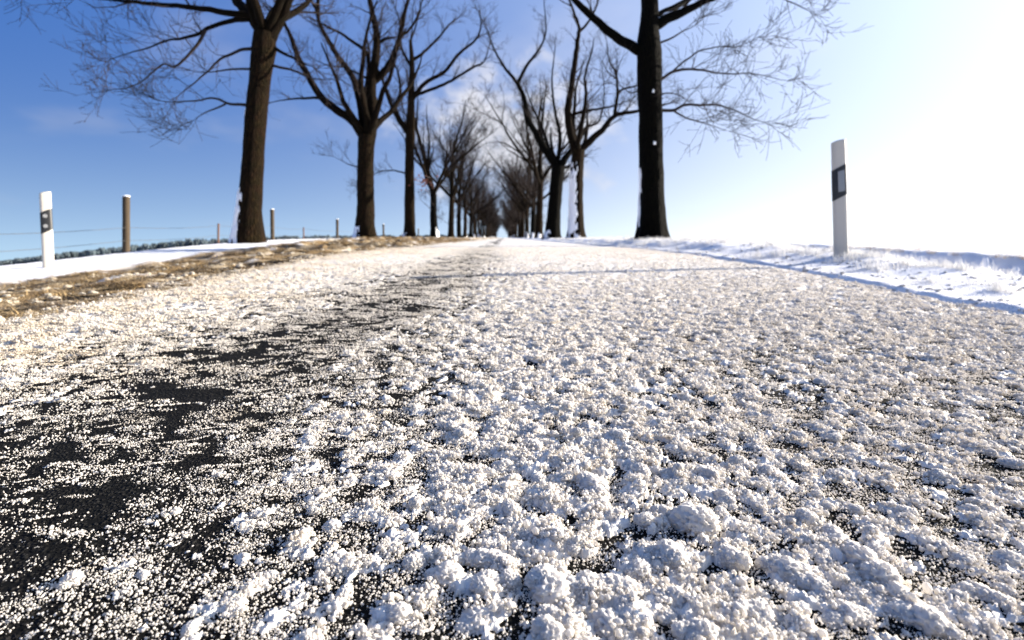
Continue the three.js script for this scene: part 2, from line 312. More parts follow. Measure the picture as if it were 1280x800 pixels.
{
  reseed(404);
  const spots = [];
  const fill = (d0, d1, perM2, s0, s1, thr) => {
    const xm = 1.06 * d1 + 0.45, area = (d1 - d0) * 2 * xm, n = Math.round(area * perM2);
    for (let i = 0; i < n; i++) {
      const d = rr(d0, d1), x = rr(-xm, xm); if (Math.abs(x) > 1.06 * d + 0.5 || x < -2.35 || x > 2.45) continue;
      const c = cover(x, d), q = skinQ(x, d); if (rnd() > clamp(0.12 + q * 3, 0.03, 0.9) * (1 - 0.93 * sst(2.0, 4.8, d))) continue;
      const f = 0.62 + 0.38 * sst(0.3, 0.65, c); if (x < -2.0 && rnd() < (-2.0 - x) * 2.5) continue; spots.push([x, (x < -1.98 ? Math.max(gy(x, d), topOf(x, d)) : topOf(x, d)) - 0.0006, d, rr(s0, s1) * f, rr(0.8, 1.3), tintOf(x, d)]);
    }
  };
  fill(0.36, 1.2, 8000, 0.4, 0.9, 0.1);
  fill(1.2, 2.4, 4200, 0.55, 1.15, 0.1);
  fill(2.4, 5.0, 1600, 0.7, 1.2, 0.1);
  scatter('snow_grains', 'loose icy snow grains strewn thickly over the road', clusters, spots);
  console.log('grain clusters', spots.length);
}
{
  reseed(455);
  const spots = [], fill = (d0, d1, perM2, s0, s1) => {
    const xm = 1.06 * d1 + 0.45, n = Math.round((d1 - d0) * 2 * xm * perM2);
    for (let i = 0; i < n; i++) {
      const d = rr(d0, d1), x = rr(-xm, xm); if (Math.abs(x) > 1.06 * d + 0.5 || x < -2.2 || x > 2.42) continue;
      const c = cover(x, d); if (rnd() > clamp(0.27 + (c - 0.30) * 2, 0.24 + 0.35 * sst(1.5, 3.5, d), 0.6)) continue;
      spots.push([x, asph(x, d), d, rr(s0, s1), 1.1, tintOf(x, d)]);
    }
  };
  fill(0.36, 1.2, 3000, 0.55, 0.95); fill(1.2, 2.5, 1300, 0.75, 1.25); fill(2.5, 5, 420, 1.2, 2.0); fill(5, 10, 130, 2, 3);
  scatter('snow_dust', 'fine icy snow dust dusting the dark asphalt', dusts, spots);
  console.log('dust', spots.length);
}
{
  reseed(505);
  const spots = [];
  const fill = (d0, d1, perM2, s0, s1, pw) => {
    const xm = 1.06 * d1 + 0.45, n = Math.round((d1 - d0) * 2 * xm * perM2);
    for (let i = 0; i < n; i++) {
      const d = rr(d0, d1), x = rr(-xm, xm); if (Math.abs(x) > 1.06 * d + 0.5 || x < -2.5 || x > 2.42) continue;
      const q = skinQ(x, d); if (rnd() > clamp(0.08 + q * 1.6, 0.006, 0.8)) continue;
      const s = s0 + (s1 - s0) * Math.pow(rnd(), pw);
      if (x < -2.03 && rnd() < (-2.03 - x) * 2) continue; spots.push([x, (x < -1.98 ? Math.max(gy(x, d), topOf(x, d)) : topOf(x, d)) - s * 0.18, d, s, rr(0.75, 1.1), tintOf(x, d)]);
    }
  };
  fill(0.36, 1.3, 1000, 0.0035, 0.012, 2.4);
  fill(1.3, 2.8, 420, 0.0045, 0.012, 2.4);
  fill(2.8, 6.0, 110, 0.005, 0.012, 2.6);
  fill(6.0, 14, 12, 0.007, 0.014, 2);
  scatter('snow_clumps', 'small frozen snow clumps scattered over the whole road', clumps, spots);
  console.log('clumps', spots.length);
}
{ // lumps thrown up on both verges
  reseed(515);
  const spots = [];
  for (let i = 0; i < 2400; i++) { const d = 1.7 + 16 * Math.pow(rnd(), 1.6), x = 2.42 + 1.3 * Math.pow(rnd(), 1.5), s = 0.005 + 0.012 * Math.pow(rnd(), 3); if (n2(x * 2, d * 2) < -0.25) continue; spots.push([x, gy(x, d) - s * 0.2, d, s, rr(0.6, 1), [0.97, 0.98, 1]]); }
  for (let i = 0; i < 6500; i++) { const d = 1.8 + 14 * Math.pow(rnd(), 1.6), x = -1.9 - 2.7 * Math.pow(rnd(), 1.4), s = 0.006 + 0.022 * Math.pow(rnd(), 3); if (n2(x * 1.3, d * 1.3) < 0.0) continue; const g = rr(0.75, 1); spots.push([x, gy(x, d) - s * 0.2, d, s, rr(0.5, 1), [0.97 * g, 0.92 * g, 0.82 * g]]); }
  scatter('verge_snow_clumps', 'broken snow crumbs strewn along both road edges', clumps, spots);
}
{ // the clods that can be picked out one by one
  reseed(606);
  const put = (px, py, rp, k, label) => {
    const h = 0.405; let d = 0.8; for (let i = 0; i < 12; i++) d = (EYE - topOf((px - VX) / F * d, d)) * F / (py - VY);
    const x = (px - VX) / F * d, r = rp / F * d / 1.2;
    const m = mesh('snow_clod', clumps[k % clumps.length], M.clod, scene);
    m.position.set(x, topOf(x, d) - r * 0.38, -d); m.rotation.y = rnd() * 6.28; m.scale.set(r * rr(0.9, 1.15), r * rr(0.8, 1.05), r * rr(0.9, 1.15));
    const size = r > 0.022 ? 'large' : r > 0.013 ? 'middling' : 'small', where = x < -0.22 ? 'lying in the dark swept wheel track' : x < 0.36 ? 'on the snow ridge beside the dark wheel track' : 'on patchy snow toward the marker post side';
    tag(m, label ?? size + ' lumpy white snow clod ' + where, 'snow clod', size + ' snow clods ' + where);
  };
  M.clod = M.grain.clone();
  const seen = [[865, 655, 34], [836, 692, 24], [597, 775, 24], [742, 612, 22], [706, 512, 15], [630, 585, 16], [690, 735, 30], [560, 720, 24], [655, 690, 18], [760, 780, 28], [845, 745, 20], [915, 700, 20], [905, 625, 15], [985, 715, 26], [1045, 595, 15], [1100, 720, 24], [1150, 770, 30], [1095, 690, 18],
    [948, 770, 26], [1180, 600, 15], [1215, 640, 14], [960, 590, 14], [1030, 480, 9], [1060, 478, 8], [770, 545, 14], [660, 505, 11], [690, 455, 9], [720, 452, 10], [620, 440, 8], [600, 480, 9], [575, 540, 11], [545, 655, 15], [520, 705, 17], [415, 660, 14], [405, 705, 12], [240, 785, 14], [320, 640, 9], [460, 600, 10], [500, 570, 9], [385, 550, 7], [640, 640, 16], [675, 590, 13],
    [800, 590, 13], [830, 640, 14], [880, 590, 12], [720, 680, 17], [610, 730, 20], [800, 720, 18], [1010, 650, 14], [1130, 640, 14], [1260, 700, 18], [1230, 745, 22], [1060, 770, 24], [880, 790, 24], [690, 790, 22], [500, 770, 18], [430, 745, 14], [340, 720, 10], [220, 640, 9], [180, 720, 10], [1150, 560, 11], [1080, 540, 10], [940, 520, 9], [860, 500, 8], [760, 490, 9], [1200, 520, 9], [1000, 545, 10], [1265, 580, 12]];
  seen.forEach((s, i) => put(s[0], s[1], s[2], i, i === 0 ? 'largest rounded snow clod on the road, a smaller clod leaning on it' : null));
  const ground_at = (px, py) => { let d = 0.8; for (let i = 0; i < 14; i++) d = (EYE - topOf((px - VX) / F * d, d)) * F / (py - VY); return [(px - VX) / F * d, d]; };
  for (const [ax, ay, bx, by, rp, label] of [[795, 586, 905, 591, 8, 'thin straight bar of pressed snow lying across the road'], [1040, 670, 1138, 762, 17, 'long slanting ridge of pressed snow with a dark gap beside it'], [952, 702, 1032, 744, 15, 'short slanting ridge of pressed snow beside a longer one'], [1112, 762, 1190, 796, 17, 'short thick ridge of pressed snow on the patchy lane'], [575, 702, 645, 706, 13, 'low crosswise ridge of fluffy snow next to the wheel track'], [690, 728, 795, 738, 17, 'broad crosswise ridge of fluffy snow among the clods']]) {
    const [x0, d0] = ground_at(ax, ay), [x1, d1] = ground_at(bx, by), gs = [], L = Math.hypot(x1 - x0, d1 - d0), r = rp / F * (d0 + d1) / 2, n = Math.ceil(L / (r * 0.55));
    for (let i = 0; i <= n; i++) {
      const t = i / n, k = r * rr(0.6, 1) * (0.65 + 0.35 * Math.sin(t * Math.PI)), x = lerp(x0, x1, t) + gauss() * r * 0.15, d = lerp(d0, d1, t) + gauss() * r * 0.15;
      gs.push(welded(lump(k, 7, 0.3, 1.9, rnd() * 99, 0.8)).translate(x, onRoad(x, d) + k * 0.35, -d));
      for (let g = 0; g < 70; g++) { const a = rnd() * 6.28, y = rr(-0.3, 1), c = Math.sqrt(1 - y * y), gr = k * (0.03 + 0.09 * rnd() * rnd()); gs.push(welded(lump(gr, 0, 0.45, 3.5, rnd() * 90, 1)).translate(x + Math.cos(a) * c * k, onRoad(x, d) + k * 0.35 + y * k * 0.8, -d + Math.sin(a) * c * k)); }
    }
    tag(mesh('snow_ridge', mergeGeometries(gs), M.clod), label, 'snow ridge', 'pressed snow ridges on the road');
  }
  for (let i = 0; i < 50; i++) { const py = rr(430, 800), px = rr(560, 1280); put(px, py, rr(5, 9) * (0.5 + (py - 297) / 350), i + 3); }
}

// ---------------------------------------------------------------- verge plants
function bladeTuft(n, h, spread, lean, w) {
  const gs = [];
  for (let i = 0; i < n; i++) {
    const a = rnd() * 6.28, L = h * rr(0.5, 1.1), le = lean * rr(0.2, 1), x0 = gauss() * spread * 0.4, z0 = gauss() * spread * 0.4, pos = [], idx = [], s = 5;
    const wx = -Math.sin(a), wz = Math.cos(a);
    for (let k = 0; k <= s; k++) { const t = k / s, out = le * L * t * t, y = L * (t - 0.35 * le * t * t), ww = w * (1 - t * 0.85); pos.push(x0 + Math.cos(a) * out + wx * ww, y, z0 + Math.sin(a) * out + wz * ww, x0 + Math.cos(a) * out - wx * ww, y, z0 + Math.sin(a) * out - wz * ww); if (k < s) { const b = k * 2; idx.push(b, b + 1, b + 3, b, b + 3, b + 2); } }
    const g = new THREE.BufferGeometry(); g.setAttribute('position', new THREE.Float32BufferAttribute(pos, 3)); g.setIndex(idx); g.computeVertexNormals(); gs.push(g);
  }
  return mergeGeometries(gs);
}
function strew(name, label, geos, mat, spots) {
  const o = thing(name); tag(o, label, 'grass', null, 'stuff');
  const by = geos.map(() => []); spots.forEach((s) => by[Math.floor(rnd() * geos.length)].push(s));
  by.forEach((list, k) => { const im = new THREE.InstancedMesh(geos[k], mat, list.length); im.name = 'blades'; im.userData.kind = 'stuff'; im.castShadow = im.receiveShadow = true; list.forEach(([x, y, d, s, sy, tint], i) => { tmpE.set(0, rnd() * 6.28, 0); im.setMatrixAt(i, tmpM.compose(tmpP.set(x, y, -d), tmpQ.setFromEuler(tmpE), tmpS.set(s, s * sy, s))); im.setColorAt(i, lin(...tint)); }); o.add(im); });
}
{
  reseed(808);
  const fr = [0, 1, 2, 3].map(() => bladeTuft(26, 0.14, 0.09, 0.9, 0.0028));
  let spots = [];
  for (let i = 0; i < 7000; i++) { const d = 1.8 + 28 * Math.pow(rnd(), 1.7), x = rr(2.6, 5.2); if (fbm2(x * 1.3 + 4, d * 0.8, 3) < -0.10 + 0.34 * (1 - sst(2.75, 3.4, x))) continue; const g = rr(0.75, 1); spots.push([x, gy(x, d) - 0.01, d, rr(0.4, 0.95), rr(0.5, 1.1), [g, g, g * 0.98]]); }
  strew('frosted_grass', 'hoar frosted grass tufts along the verge beside the pale marker post', fr, M.frost, spots);
  spots = [];
  for (let i = 0; i < 1500; i++) { const d = rr(14, 70), x = rr(18.2, 20); const b = rnd() < 0.45, g = rr(0.6, 1); spots.push([x, EYE + crestR(d) - 0.1, d, rr(0.9, 2.2), rr(0.6, 1.1), b ? [0.45 * g, 0.33 * g, 0.22 * g] : [g, g, g]]); }
  strew('field_grass', 'dry and frosted grass on top of the far field bank', fr, M.frost, spots);
  const st = [0, 1, 2, 3].map(() => bladeTuft(60, 0.13, 0.16, 2.0, 0.0035));
  spots = [];
  for (let i = 0; i < 15000; i++) {
    const d = 0.2 + 40 * Math.pow(rnd(), 1.7), x = rr(-5.6, -1.85), t = snowTint(x, d); if (t[2] > 0.30) continue;
    const g = rr(0.5, 1.25), k = fbm2(x * 2.2 + 40, d * 2.2, 3); const c = k > 0.05 ? [0.75 * g, 0.72 * g, 0.68 * g] : [1.25 * g, 1.2 * g, 1.05 * g];
    spots.push([x, gy(x, d) - 0.015, d, rr(0.45, 1.0), rr(0.22, 0.5), c]);
  }
  strew('dead_grass', 'matted brown dead grass poking through snow on the road shoulder', st, M.straw, spots);
}

// ---------------------------------------------------------------- trees
function tube(pts, rad, sides, trunk = false) { // pts: Vector3[], rad: number[]
  const n = pts.length, pos = new Float32Array(n * (sides + 1) * 3), nor = new Float32Array(n * (sides + 1) * 3), uv = new Float32Array(n * (sides + 1) * 2), idx = [];
  const t = new THREE.Vector3(), u = new THREE.Vector3(), v = new THREE.Vector3(); let up = trunk ? new THREE.Vector3(1, 0, 0) : new THREE.Vector3(0.31, 0.2, 0.93), L = 0;
  for (let i = 0; i < n; i++) {
    t.copy(pts[Math.min(i + 1, n - 1)]).sub(pts[Math.max(i - 1, 0)]).normalize();
    if (Math.abs(t.dot(up)) > 0.97) up = new THREE.Vector3(0.9, 0.1, -0.3);
    u.copy(up).addScaledVector(t, -up.dot(t)).normalize(); v.crossVectors(t, u); up.copy(u);
    if (i) L += pts[i].distanceTo(pts[i - 1]);
    for (let k = 0; k <= sides; k++) {
      const a = k / sides * 6.28318, c = Math.cos(a), s = Math.sin(a), o = i * (sides + 1) + k, r = typeof rad[i] === 'function' ? rad[i](a) : rad[i];
      nor[o * 3] = u.x * c + v.x * s; nor[o * 3 + 1] = u.y * c + v.y * s; nor[o * 3 + 2] = u.z * c + v.z * s;
      pos[o * 3] = pts[i].x + nor[o * 3] * r; pos[o * 3 + 1] = pts[i].y + nor[o * 3 + 1] * r; pos[o * 3 + 2] = pts[i].z + nor[o * 3 + 2] * r;
      uv[o * 2] = k / sides * Math.max(0.25, Math.round(typeof rad[i] === 'function' ? 2 : 2)) * 0.7; uv[o * 2 + 1] = L * 0.7;
      if (i < n - 1 && k < sides) { const a0 = o, b0 = o + 1, c0 = o + sides + 1, d0 = c0 + 1; idx.push(a0, b0, d0, a0, d0, c0); }
    }
  }
  const g = new THREE.BufferGeometry(); g.setAttribute('position', new THREE.BufferAttribute(pos, 3)); g.setAttribute('normal', new THREE.BufferAttribute(nor, 3)); g.setAttribute('uv', new THREE.BufferAttribute(uv, 2)); g.setIndex(idx);
  return g;
}
function resample(pts, rad, step) { // smooth curve through the points
  const c = new THREE.CatmullRomCurve3(pts, false, 'centripetal'), L = c.getLength(), n = Math.max(3, Math.ceil(L / step)), P = [], R = [];
  for (let i = 0; i <= n; i++) { const t = i / n; P.push(c.getPoint(t)); const q = t * (pts.length - 1), a = Math.min(Math.floor(q), pts.length - 2); R.push(lerp(rad[a], rad[a + 1], q - a)); }
  return [P, R, L];
}
function wander(start, dir, L, r, up, wob) { // a crooked branch
  const n = Math.max(3, Math.min(9, Math.ceil(L / 0.28))), P = [start.clone()], R = [r], d = dir.clone();
  for (let i = 1; i <= n; i++) { d.x += gauss() * wob; d.y += gauss() * wob + up; d.z += gauss() * wob; d.normalize(); P.push(P[i - 1].clone().addScaledVector(d, L / n)); R.push(Math.max(0.0035, r * (1 - 0.85 * i / n))); }
  return [P, R];
}
const _ax = new THREE.Vector3();
function sideways(t, ang) { _ax.set(gauss(), gauss(), gauss()); _ax.addScaledVector(t, -_ax.dot(t)).normalize(); return t.clone().multiplyScalar(Math.cos(ang)).addScaledVector(_ax, Math.sin(ang)); }
function sprout(out, P, R, L, level, dens, minR) {
  const n = Math.round(L * dens * rr(0.8, 1.2));
  for (let i = 0; i < n; i++) {
    const t = level === 0 ? rr(0.22, 1) : rr(0.12, 1), q = t * (P.length - 1), a = Math.min(Math.floor(q), P.length - 2), p = P[a].clone().lerp(P[a + 1], q - a), tan = P[a + 1].clone().sub(P[a]).normalize();
    const r0 = lerp(R[a], R[a + 1], q - a);
    const dir = sideways(tan, rr(0.45, 1.1)); dir.y += 0.2; dir.normalize();
    const LL = level === 0 ? rr(0.4, 1.4) * clamp(0.55 + L * 0.12, 0.6, 1.3) : level === 1 ? rr(0.35, 1.0) : rr(0.18, 0.5);
    const r = clamp(r0 * rr(0.35, 0.6), minR, level === 0 ? 0.035 : level === 1 ? 0.013 : 0.007);
    const [bp, br] = wander(p, dir, LL, r, 0.05, 0.13);
    out.push(tube(bp, br.map(x => Math.max(x, minR * 0.75)), r > 0.016 ? 5 : 3));
    if (level < 2) sprout(out, bp, br, LL, level + 1, level === 0 ? 3.6 : 5.0, minR);
  }
}
function stripUV(gs) { return mergeGeometries(gs.map(g => { g.deleteAttribute('uv'); return g; })); }
// a snow patch frozen onto a trunk: a skin that rises out of the bark between two angles and two heights
function trunkSnow(P, R, h0, h1, a0, a1, thick, s, bias = 0.35) {
  const N = 44, K = 30, pos = [], idx = [], base = P[0].y;
  for (let i = 0; i <= N; i++) {
    const y = lerp(h0, h1, i / N) + base; let k = 0; while (k < P.length - 2 && P[k + 1].y < y) k++;
    const t = clamp((y - P[k].y) / (P[k + 1].y - P[k].y)), cx = lerp(P[k].x, P[k + 1].x, t), cz = lerp(P[k].z, P[k + 1].z, t);
    for (let j = 0; j <= K; j++) {
      const u = j / K, a = lerp(a0, a1, u), rf = (q) => typeof q === 'function' ? q(-a) : q, r = lerp(rf(R[k]), rf(R[k + 1]), t);
      const e = Math.min(u, 1 - u) * 4, f = Math.min(i / N * 6, (1 - i / N) * 3.0), m = clamp(Math.min(e, f, 1)) - bias + 0.45 * n2(a * 2.2 + s, y * 2.2) + 0.16 * n2b(a * 7, y * 7 + s);
      const rr_ = r - 0.02 + (0.02 + thick) * clamp(m * 1.6, 0, 1);
      pos.push(cx + Math.cos(a) * rr_, y, cz + Math.sin(a) * rr_);
      if (i < N && j < K) { const b = i * (K + 1) + j; idx.push(b, b + K + 1, b + K + 2, b, b + K + 2, b + 1); }
    }
  }
  const g = new THREE.BufferGeometry(); g.setAttribute('position', new THREE.Float32BufferAttribute(pos, 3)); g.setIndex(idx); g.computeVertexNormals(); return g;
}
function trunkTube(P, R, sides, flare) { // buttressed foot
  const y0 = P[0].y; reseed(Math.floor(Math.abs(P[0].x * 991 + P[0].z * 313)) + 5); const ph = rnd() * 6, nb = 4 + Math.floor(rnd() * 3);
  const RR = P.map((p, i) => { const f = Math.exp(-(p.y - y0) / 0.38) * flare; return (a) => R[i] * (1 + f * (0.62 + 0.38 * Math.sin(a * nb + ph)) + 0.05 * n3(Math.cos(a) * 1.7, p.y * 1.3 + ph, Math.sin(a) * 1.7) + 0.025 * n3(Math.cos(a) * 5, p.y * 3 + ph, Math.sin(a) * 5)); });
  return [tube(P, RR, sides, true), RR];
}
// a tree whose trunk and limbs follow the photograph; depth offsets make the crown round
function namedTree(d, trunkPx, limbsPx, o) {
  const s = F / d, base = at(trunkPx[0][0], trunkPx[0][1], d); base.y = gy(base.x, d) - 0.08;
  const t = thing('alley_tree', base.x, base.y, base.z);
  tag(t, o.label, 'tree', 'bare trees lining the road');
  const toLocal = (px, py, dz) => { const v = at(px, py, d - dz); return v.sub(base); };
  // the picture gives a direction; hold each point at the tree's own distance plus its offset toward the road
  const tp = trunkPx.map(([x, y], i) => i ? toLocal(x, y, 0) : new THREE.Vector3(0, 0, 0)), tr = trunkPx.map(q => q[2] / s);
  const [P, R] = resample(tp, tr, 0.14);
  const [tg, RR] = trunkTube(P, R, 22, o.flare ?? 0.55);
  mesh('trunk', tg, o.bark ?? M.bark, t);
  reseed(o.seed);
  const twigs = [];
  for (const l of limbsPx) {
    const z1 = l.z ?? rr(-0.35, 0.35), n = l.p.length, lenPx = l.p.reduce((a, q, i) => i ? a + Math.hypot(q[0] - l.p[i - 1][0], q[1] - l.p[i - 1][1]) : 0, 0), reach = lenPx / s;
    const z0 = l.z0 ?? 0;
    const pts = l.p.map(([x, y], i) => toLocal(x, y, z0 + z1 * reach * Math.pow(i / (n - 1), 1.2) + (i ? gauss() * 0.03 : 0))), rad = l.p.map((q, i) => lerp(l.r[0], l.r[1] * 0.55, i / (n - 1)) / s);
    const [lp, lr, L] = resample(pts, rad, 0.12);
    for (let i = 1; i < lp.length; i++) { lp[i].x += 0.02 * n3(lp[i].x * 2.2, lp[i].y * 2.2, o.seed); lp[i].y += 0.02 * n3(lp[i].y * 2.2, lp[i].x * 2.2, o.seed + 9); }
    const m = mesh('limb', tube(lp, lr, lr[0] > 0.05 ? 10 : 6), l.r[0] / s > 0.045 ? (o.limbMat ?? M.limb) : M.twig, t);
    sprout(twigs, lp, lr, L, 0, 1.05 * (o.dens ?? 2.0) * (l.dens ?? 1), o.minR ?? 0.006);
    for (let k = 0; k < 3; k++) { const n1 = lp.length - 1, [bp, br] = wander(lp[n1], sideways(lp[n1].clone().sub(lp[n1 - 2]).normalize(), rr(0.15, 0.6)), rr(0.3, 0.8), Math.max(lr[n1] * 0.9, 0.008), 0.03, 0.15); twigs.push(tube(bp, br, 4)); sprout(twigs, bp, br, 1, 1, 4, o.minR ?? 0.006); }
    if (l.snow) { // snow lying along the upper side of the limb
      const sp = [], sr = []; for (let i = 0; i < lp.length * (l.snow); i++) { sp.push(lp[i].clone().add(new THREE.Vector3(0, lr[i] * 0.62, 0))); sr.push(lr[i] * (0.55 + 0.22 * n2(i * 0.4, o.seed)) * Math.min(1, (i + 1) / 2, (lp.length * l.snow - i) / 3)); }
      if (sp.length > 3) mesh('limb_snow', tube(sp, sr, 8), M.patch, t);
    }
  }
  // limbs that the frame or the trunk hides, so that the crown is whole
  for (let i = 0; i < (o.extra ?? 5); i++) {
    const a = rnd() * 6.28, p = P[P.length - 1 - Math.floor(rnd() * 3)].clone(), dir = new THREE.Vector3(Math.cos(a) * 0.55, 0.9, Math.sin(a) * 0.8).normalize(), L = rr(3, 6);
    const [lp, lr] = wander(p, dir, L, R[R.length - 1] * 0.45, 0.05, 0.16); mesh('limb', tube(lp, lr, 8), o.limbMat ?? M.limb, t); sprout(twigs, lp, lr, L, 0, (o.dens ?? 2) * 0.8, o.minR ?? 0.006);
  }
  const tw = mesh('twigs', stripUV(twigs), M.twig, t); tw.userData.kind = 'stuff';
  for (const sn of o.snow ?? []) mesh('trunk_snow', trunkSnow(P, RR, sn[0], sn[1], sn[2], sn[3], sn[4] ?? 0.02, o.seed + sn[0], sn[5]), M.patch, t);
  return t;
}
const ang = (deg) => deg * Math.PI / 180;   // round a trunk: 0 = away from the verge to the right, 90 = toward the viewer, 180 = left
const T1 = namedTree(12.9, [[310, 307, 15.5], [313, 250, 13.5], [317, 190, 12.5], [322, 125, 12.5], [327, 85, 13], [330, 60, 14.5], [331, 42, 12.5]], [
  { p: [[328, 42], [316, 22], [303, 10], [293, -4], [280, -40], [255, -110], [240, -200]], r: [8.5, 2.5], snow: 0.25 },
  { p: [[322, 30], [314, 8], [316, -30], [322, -80], [332, -160], [338, -230]], r: [7, 2], z: 0.2 },
  { p: [[338, 48], [349, 27], [360, 5], [368, -20], [385, -90], [405, -160]], r: [7.5, 2.5], snow: 0.3 },
  { p: [[314, 20], [290, 17], [260, 12], [225, 8], [180, 4], [135, -1], [85, -8], [40, -16]], r: [4.6, 1.2], z: 0.1, dens: 1.2 },
  { p: [[312, 24], [288, 26], [262, 35], [238, 46], [213, 50], [180, 61], [140, 73]], r: [3.4, 0.8], dens: 1.1 },
  { p: [[257, 37], [248, 55], [235, 70], [218, 83], [205, 80], [190, 92], [165, 108], [135, 113]], r: [2.1, 0.7] },
  { p: [[318, 60], [295, 65], [275, 75], [256, 92], [235, 110], [222, 122]], r: [2.2, 0.6] },
  { p: [[318, 85], [290, 87], [265, 90], [240, 88]], r: [1.6, 0.5] },
  { p: [[314, 131], [288, 130], [270, 123], [250, 125], [220, 128], [195, 124]], r: [2, 0.6] },
  { p: [[282, 130], [258, 140], [240, 152]], r: [1.3, 0.4], dens: 0.6 },
  { p: [[340, 58], [358, 68], [374, 76], [392, 84]], r: [2.4, 0.8] },
  { p: [[340, 82], [365, 88], [390, 98], [412, 100]], r: [1.9, 0.6] },
], { label: 'stout bare tree with a big forked crown, its foot whitened by snow, beside a fence', seed: 101, snow: [[0, 1.5, ang(105), ang(250), 0.035, 0.1], [0.3, 2.6, ang(150), ang(205), 0.012], [3.0, 3.6, ang(140), ang(200), 0.012]], dens: 1.9 });
const T2 = namedTree(23.7, [[456, 300, 12], [457, 250, 10.5], [457, 200, 10], [459, 170, 10.5]], [
  { p: [[455, 172], [440, 150], [420, 137], [402, 122], [386, 96], [373, 72], [365, 50], [360, 38], [354, 25], [345, 5]], r: [6, 1.8], z: 0.1 },
  { p: [[455, 168], [452, 142], [447, 115], [440, 95], [425, 74], [410, 50], [400, 30], [396, 14], [388, -2], [372, -40]], r: [5.2, 2], z: -0.15 },
  { p: [[397, 20], [398, 0], [400, -30], [396, -60]], r: [2.5, 1.2] },
  { p: [[462, 90], [458, 66], [444, 54], [425, 41], [405, 31], [396, 26]], r: [2.8, 1.4], z: 0.1 },
  { p: [[462, 172], [466, 142], [464, 112], [467, 88], [471, 60], [470, 36], [465, 14], [460, -12], [452, -60], [448, -110]], r: [8, 2.2], z: 0.05 },
  { p: [[466, 102], [480, 90], [492, 70], [500, 45], [505, 20], [511, -4], [518, -50]], r: [5.2, 2], z: 0.2 },
  { p: [[472, 54], [484, 48], [495, 47]], r: [2.6, 1.6], dens: 0.4 },
  { p: [[497, 50], [512, 36], [522, 20], [527, 4], [530, -10]], r: [2, 1] },
  { p: [[462, 100], [450, 93], [430, 84], [410, 82], [392, 74]], r: [1.6, 0.6] },
  { p: [[402, 122], [380, 123], [360, 124], [338, 128]], r: [2, 0.8] },
  { p: [[454, 210], [435, 205], [418, 196]], r: [1, 0.4] },
], { label: 'bare tree that splits low into several rising limbs, second along the fence side', seed: 202, snow: [[0, 0.75, ang(95), ang(215), 0.015, 0.3]], dens: 1.7, minR: 0.006 });
const T3 = namedTree(34.7, [[512, 298, 7], [512, 230, 6], [512, 190, 5.6], [513, 160, 5.6], [514, 120, 4.2], [515, 80, 3.2], [513, 50, 2]], [
  { p: [[512, 168], [497, 146], [487, 126], [478, 100], [470, 80]], r: [4.2, 1.2] },
  { p: [[493, 138], [500, 116], [498, 92], [491, 76], [484, 62]], r: [2.2, 0.8] },
  { p: [[515, 125], [530, 105], [555, 90], [575, 66], [594, 50], [601, 36], [600, 18]], r: [3, 1] },
  { p: [[522, 118], [558, 104], [590, 85], [605, 77], [612, 56]], r: [2.2, 0.9], z: 0.3 },
  { p: [[515, 76], [530, 65], [550, 45], [562, 30], [576, 20]], r: [2.2, 0.8] },
  { p: [[514, 84], [502, 60], [500, 30], [492, 5]], r: [2, 0.8] },
  { p: [[512, 218], [490, 213], [470, 217], [452, 232]], r: [1.1, 0.5] },
], { label: 'slim upright bare tree with a snow collar round its foot, third along the fence side', seed: 303, snow: [[0, 0.5, ang(100), ang(215), 0.012, 0.35]], dens: 1.6, minR: 0.008, extra: 3 });
const R1 = namedTree(12.6, [[815, 297, 16.5], [815, 250, 15], [814, 200, 14.5], [813, 140, 14.5], [812, 100, 15], [811, 62, 15], [811, 36, 12], [812, 10, 10.5], [810, -40, 9], [803, -120, 6.5]], [
  { p: [[806, 66], [788, 57], [765, 43], [745, 25], [725, 7], [708, -12], [680, -45], [640, -90]], r: [7, 2.5], snow: 0.45, z: 0.05 },
  { p: [[814, 34], [838, 22], [856, 14], [876, 4], [902, -8], [945, -26], [985, -32]], r: [7, 1.8], snow: 0.3, z: 0.05, dens: 0.8 },
  { p: [[815, 24], [842, 10], [868, -6], [900, -40], [940, -80]], r: [5, 1.8], z: -0.3 },
  { p: [[822, 102], [842, 90], [860, 87], [885, 89], [905, 92], [940, 92], [985, 101]], r: [2.2, 0.6], dens: 1.1 },
  { p: [[842, 88], [862, 72], [880, 62], [900, 58], [920, 59], [946, 47]], r: [1.4, 0.5] },
  { p: [[820, 138], [842, 137], [856, 131], [880, 132], [895, 131], [915, 137], [935, 145], [955, 153]], r: [2.2, 0.6], dens: 1.1 },
  { p: [[840, 137], [860, 148], [885, 155], [912, 164]], r: [1.4, 0.4], dens: 1.1 },
  { p: [[822, 55], [840, 48], [856, 37], [868, 32]], r: [1.6, 0.5] },
  { p: [[950, -26], [975, -4], [1000, 8], [1012, 14]], r: [1.4, 0.5], dens: 1 },
  { p: [[820, 120], [835, 116], [850, 120], [866, 130]], r: [1.2, 0.4] },
  { p: [[808, 110], [790, 116], [776, 108]], r: [1.4, 0.5] },
], { label: 'thick dark mossy bare tree flecked with snow, standing nearest the pale marker post', seed: 404, bark: M.barkDark, limbMat: M.barkDark, snow: [ [3.6, 3.72, ang(84), ang(100), 0.012], [2.36, 2.46, ang(80), ang(96), 0.012], [0.2, 2.4, ang(160), ang(215), 0.012]], dens: 1.9 });
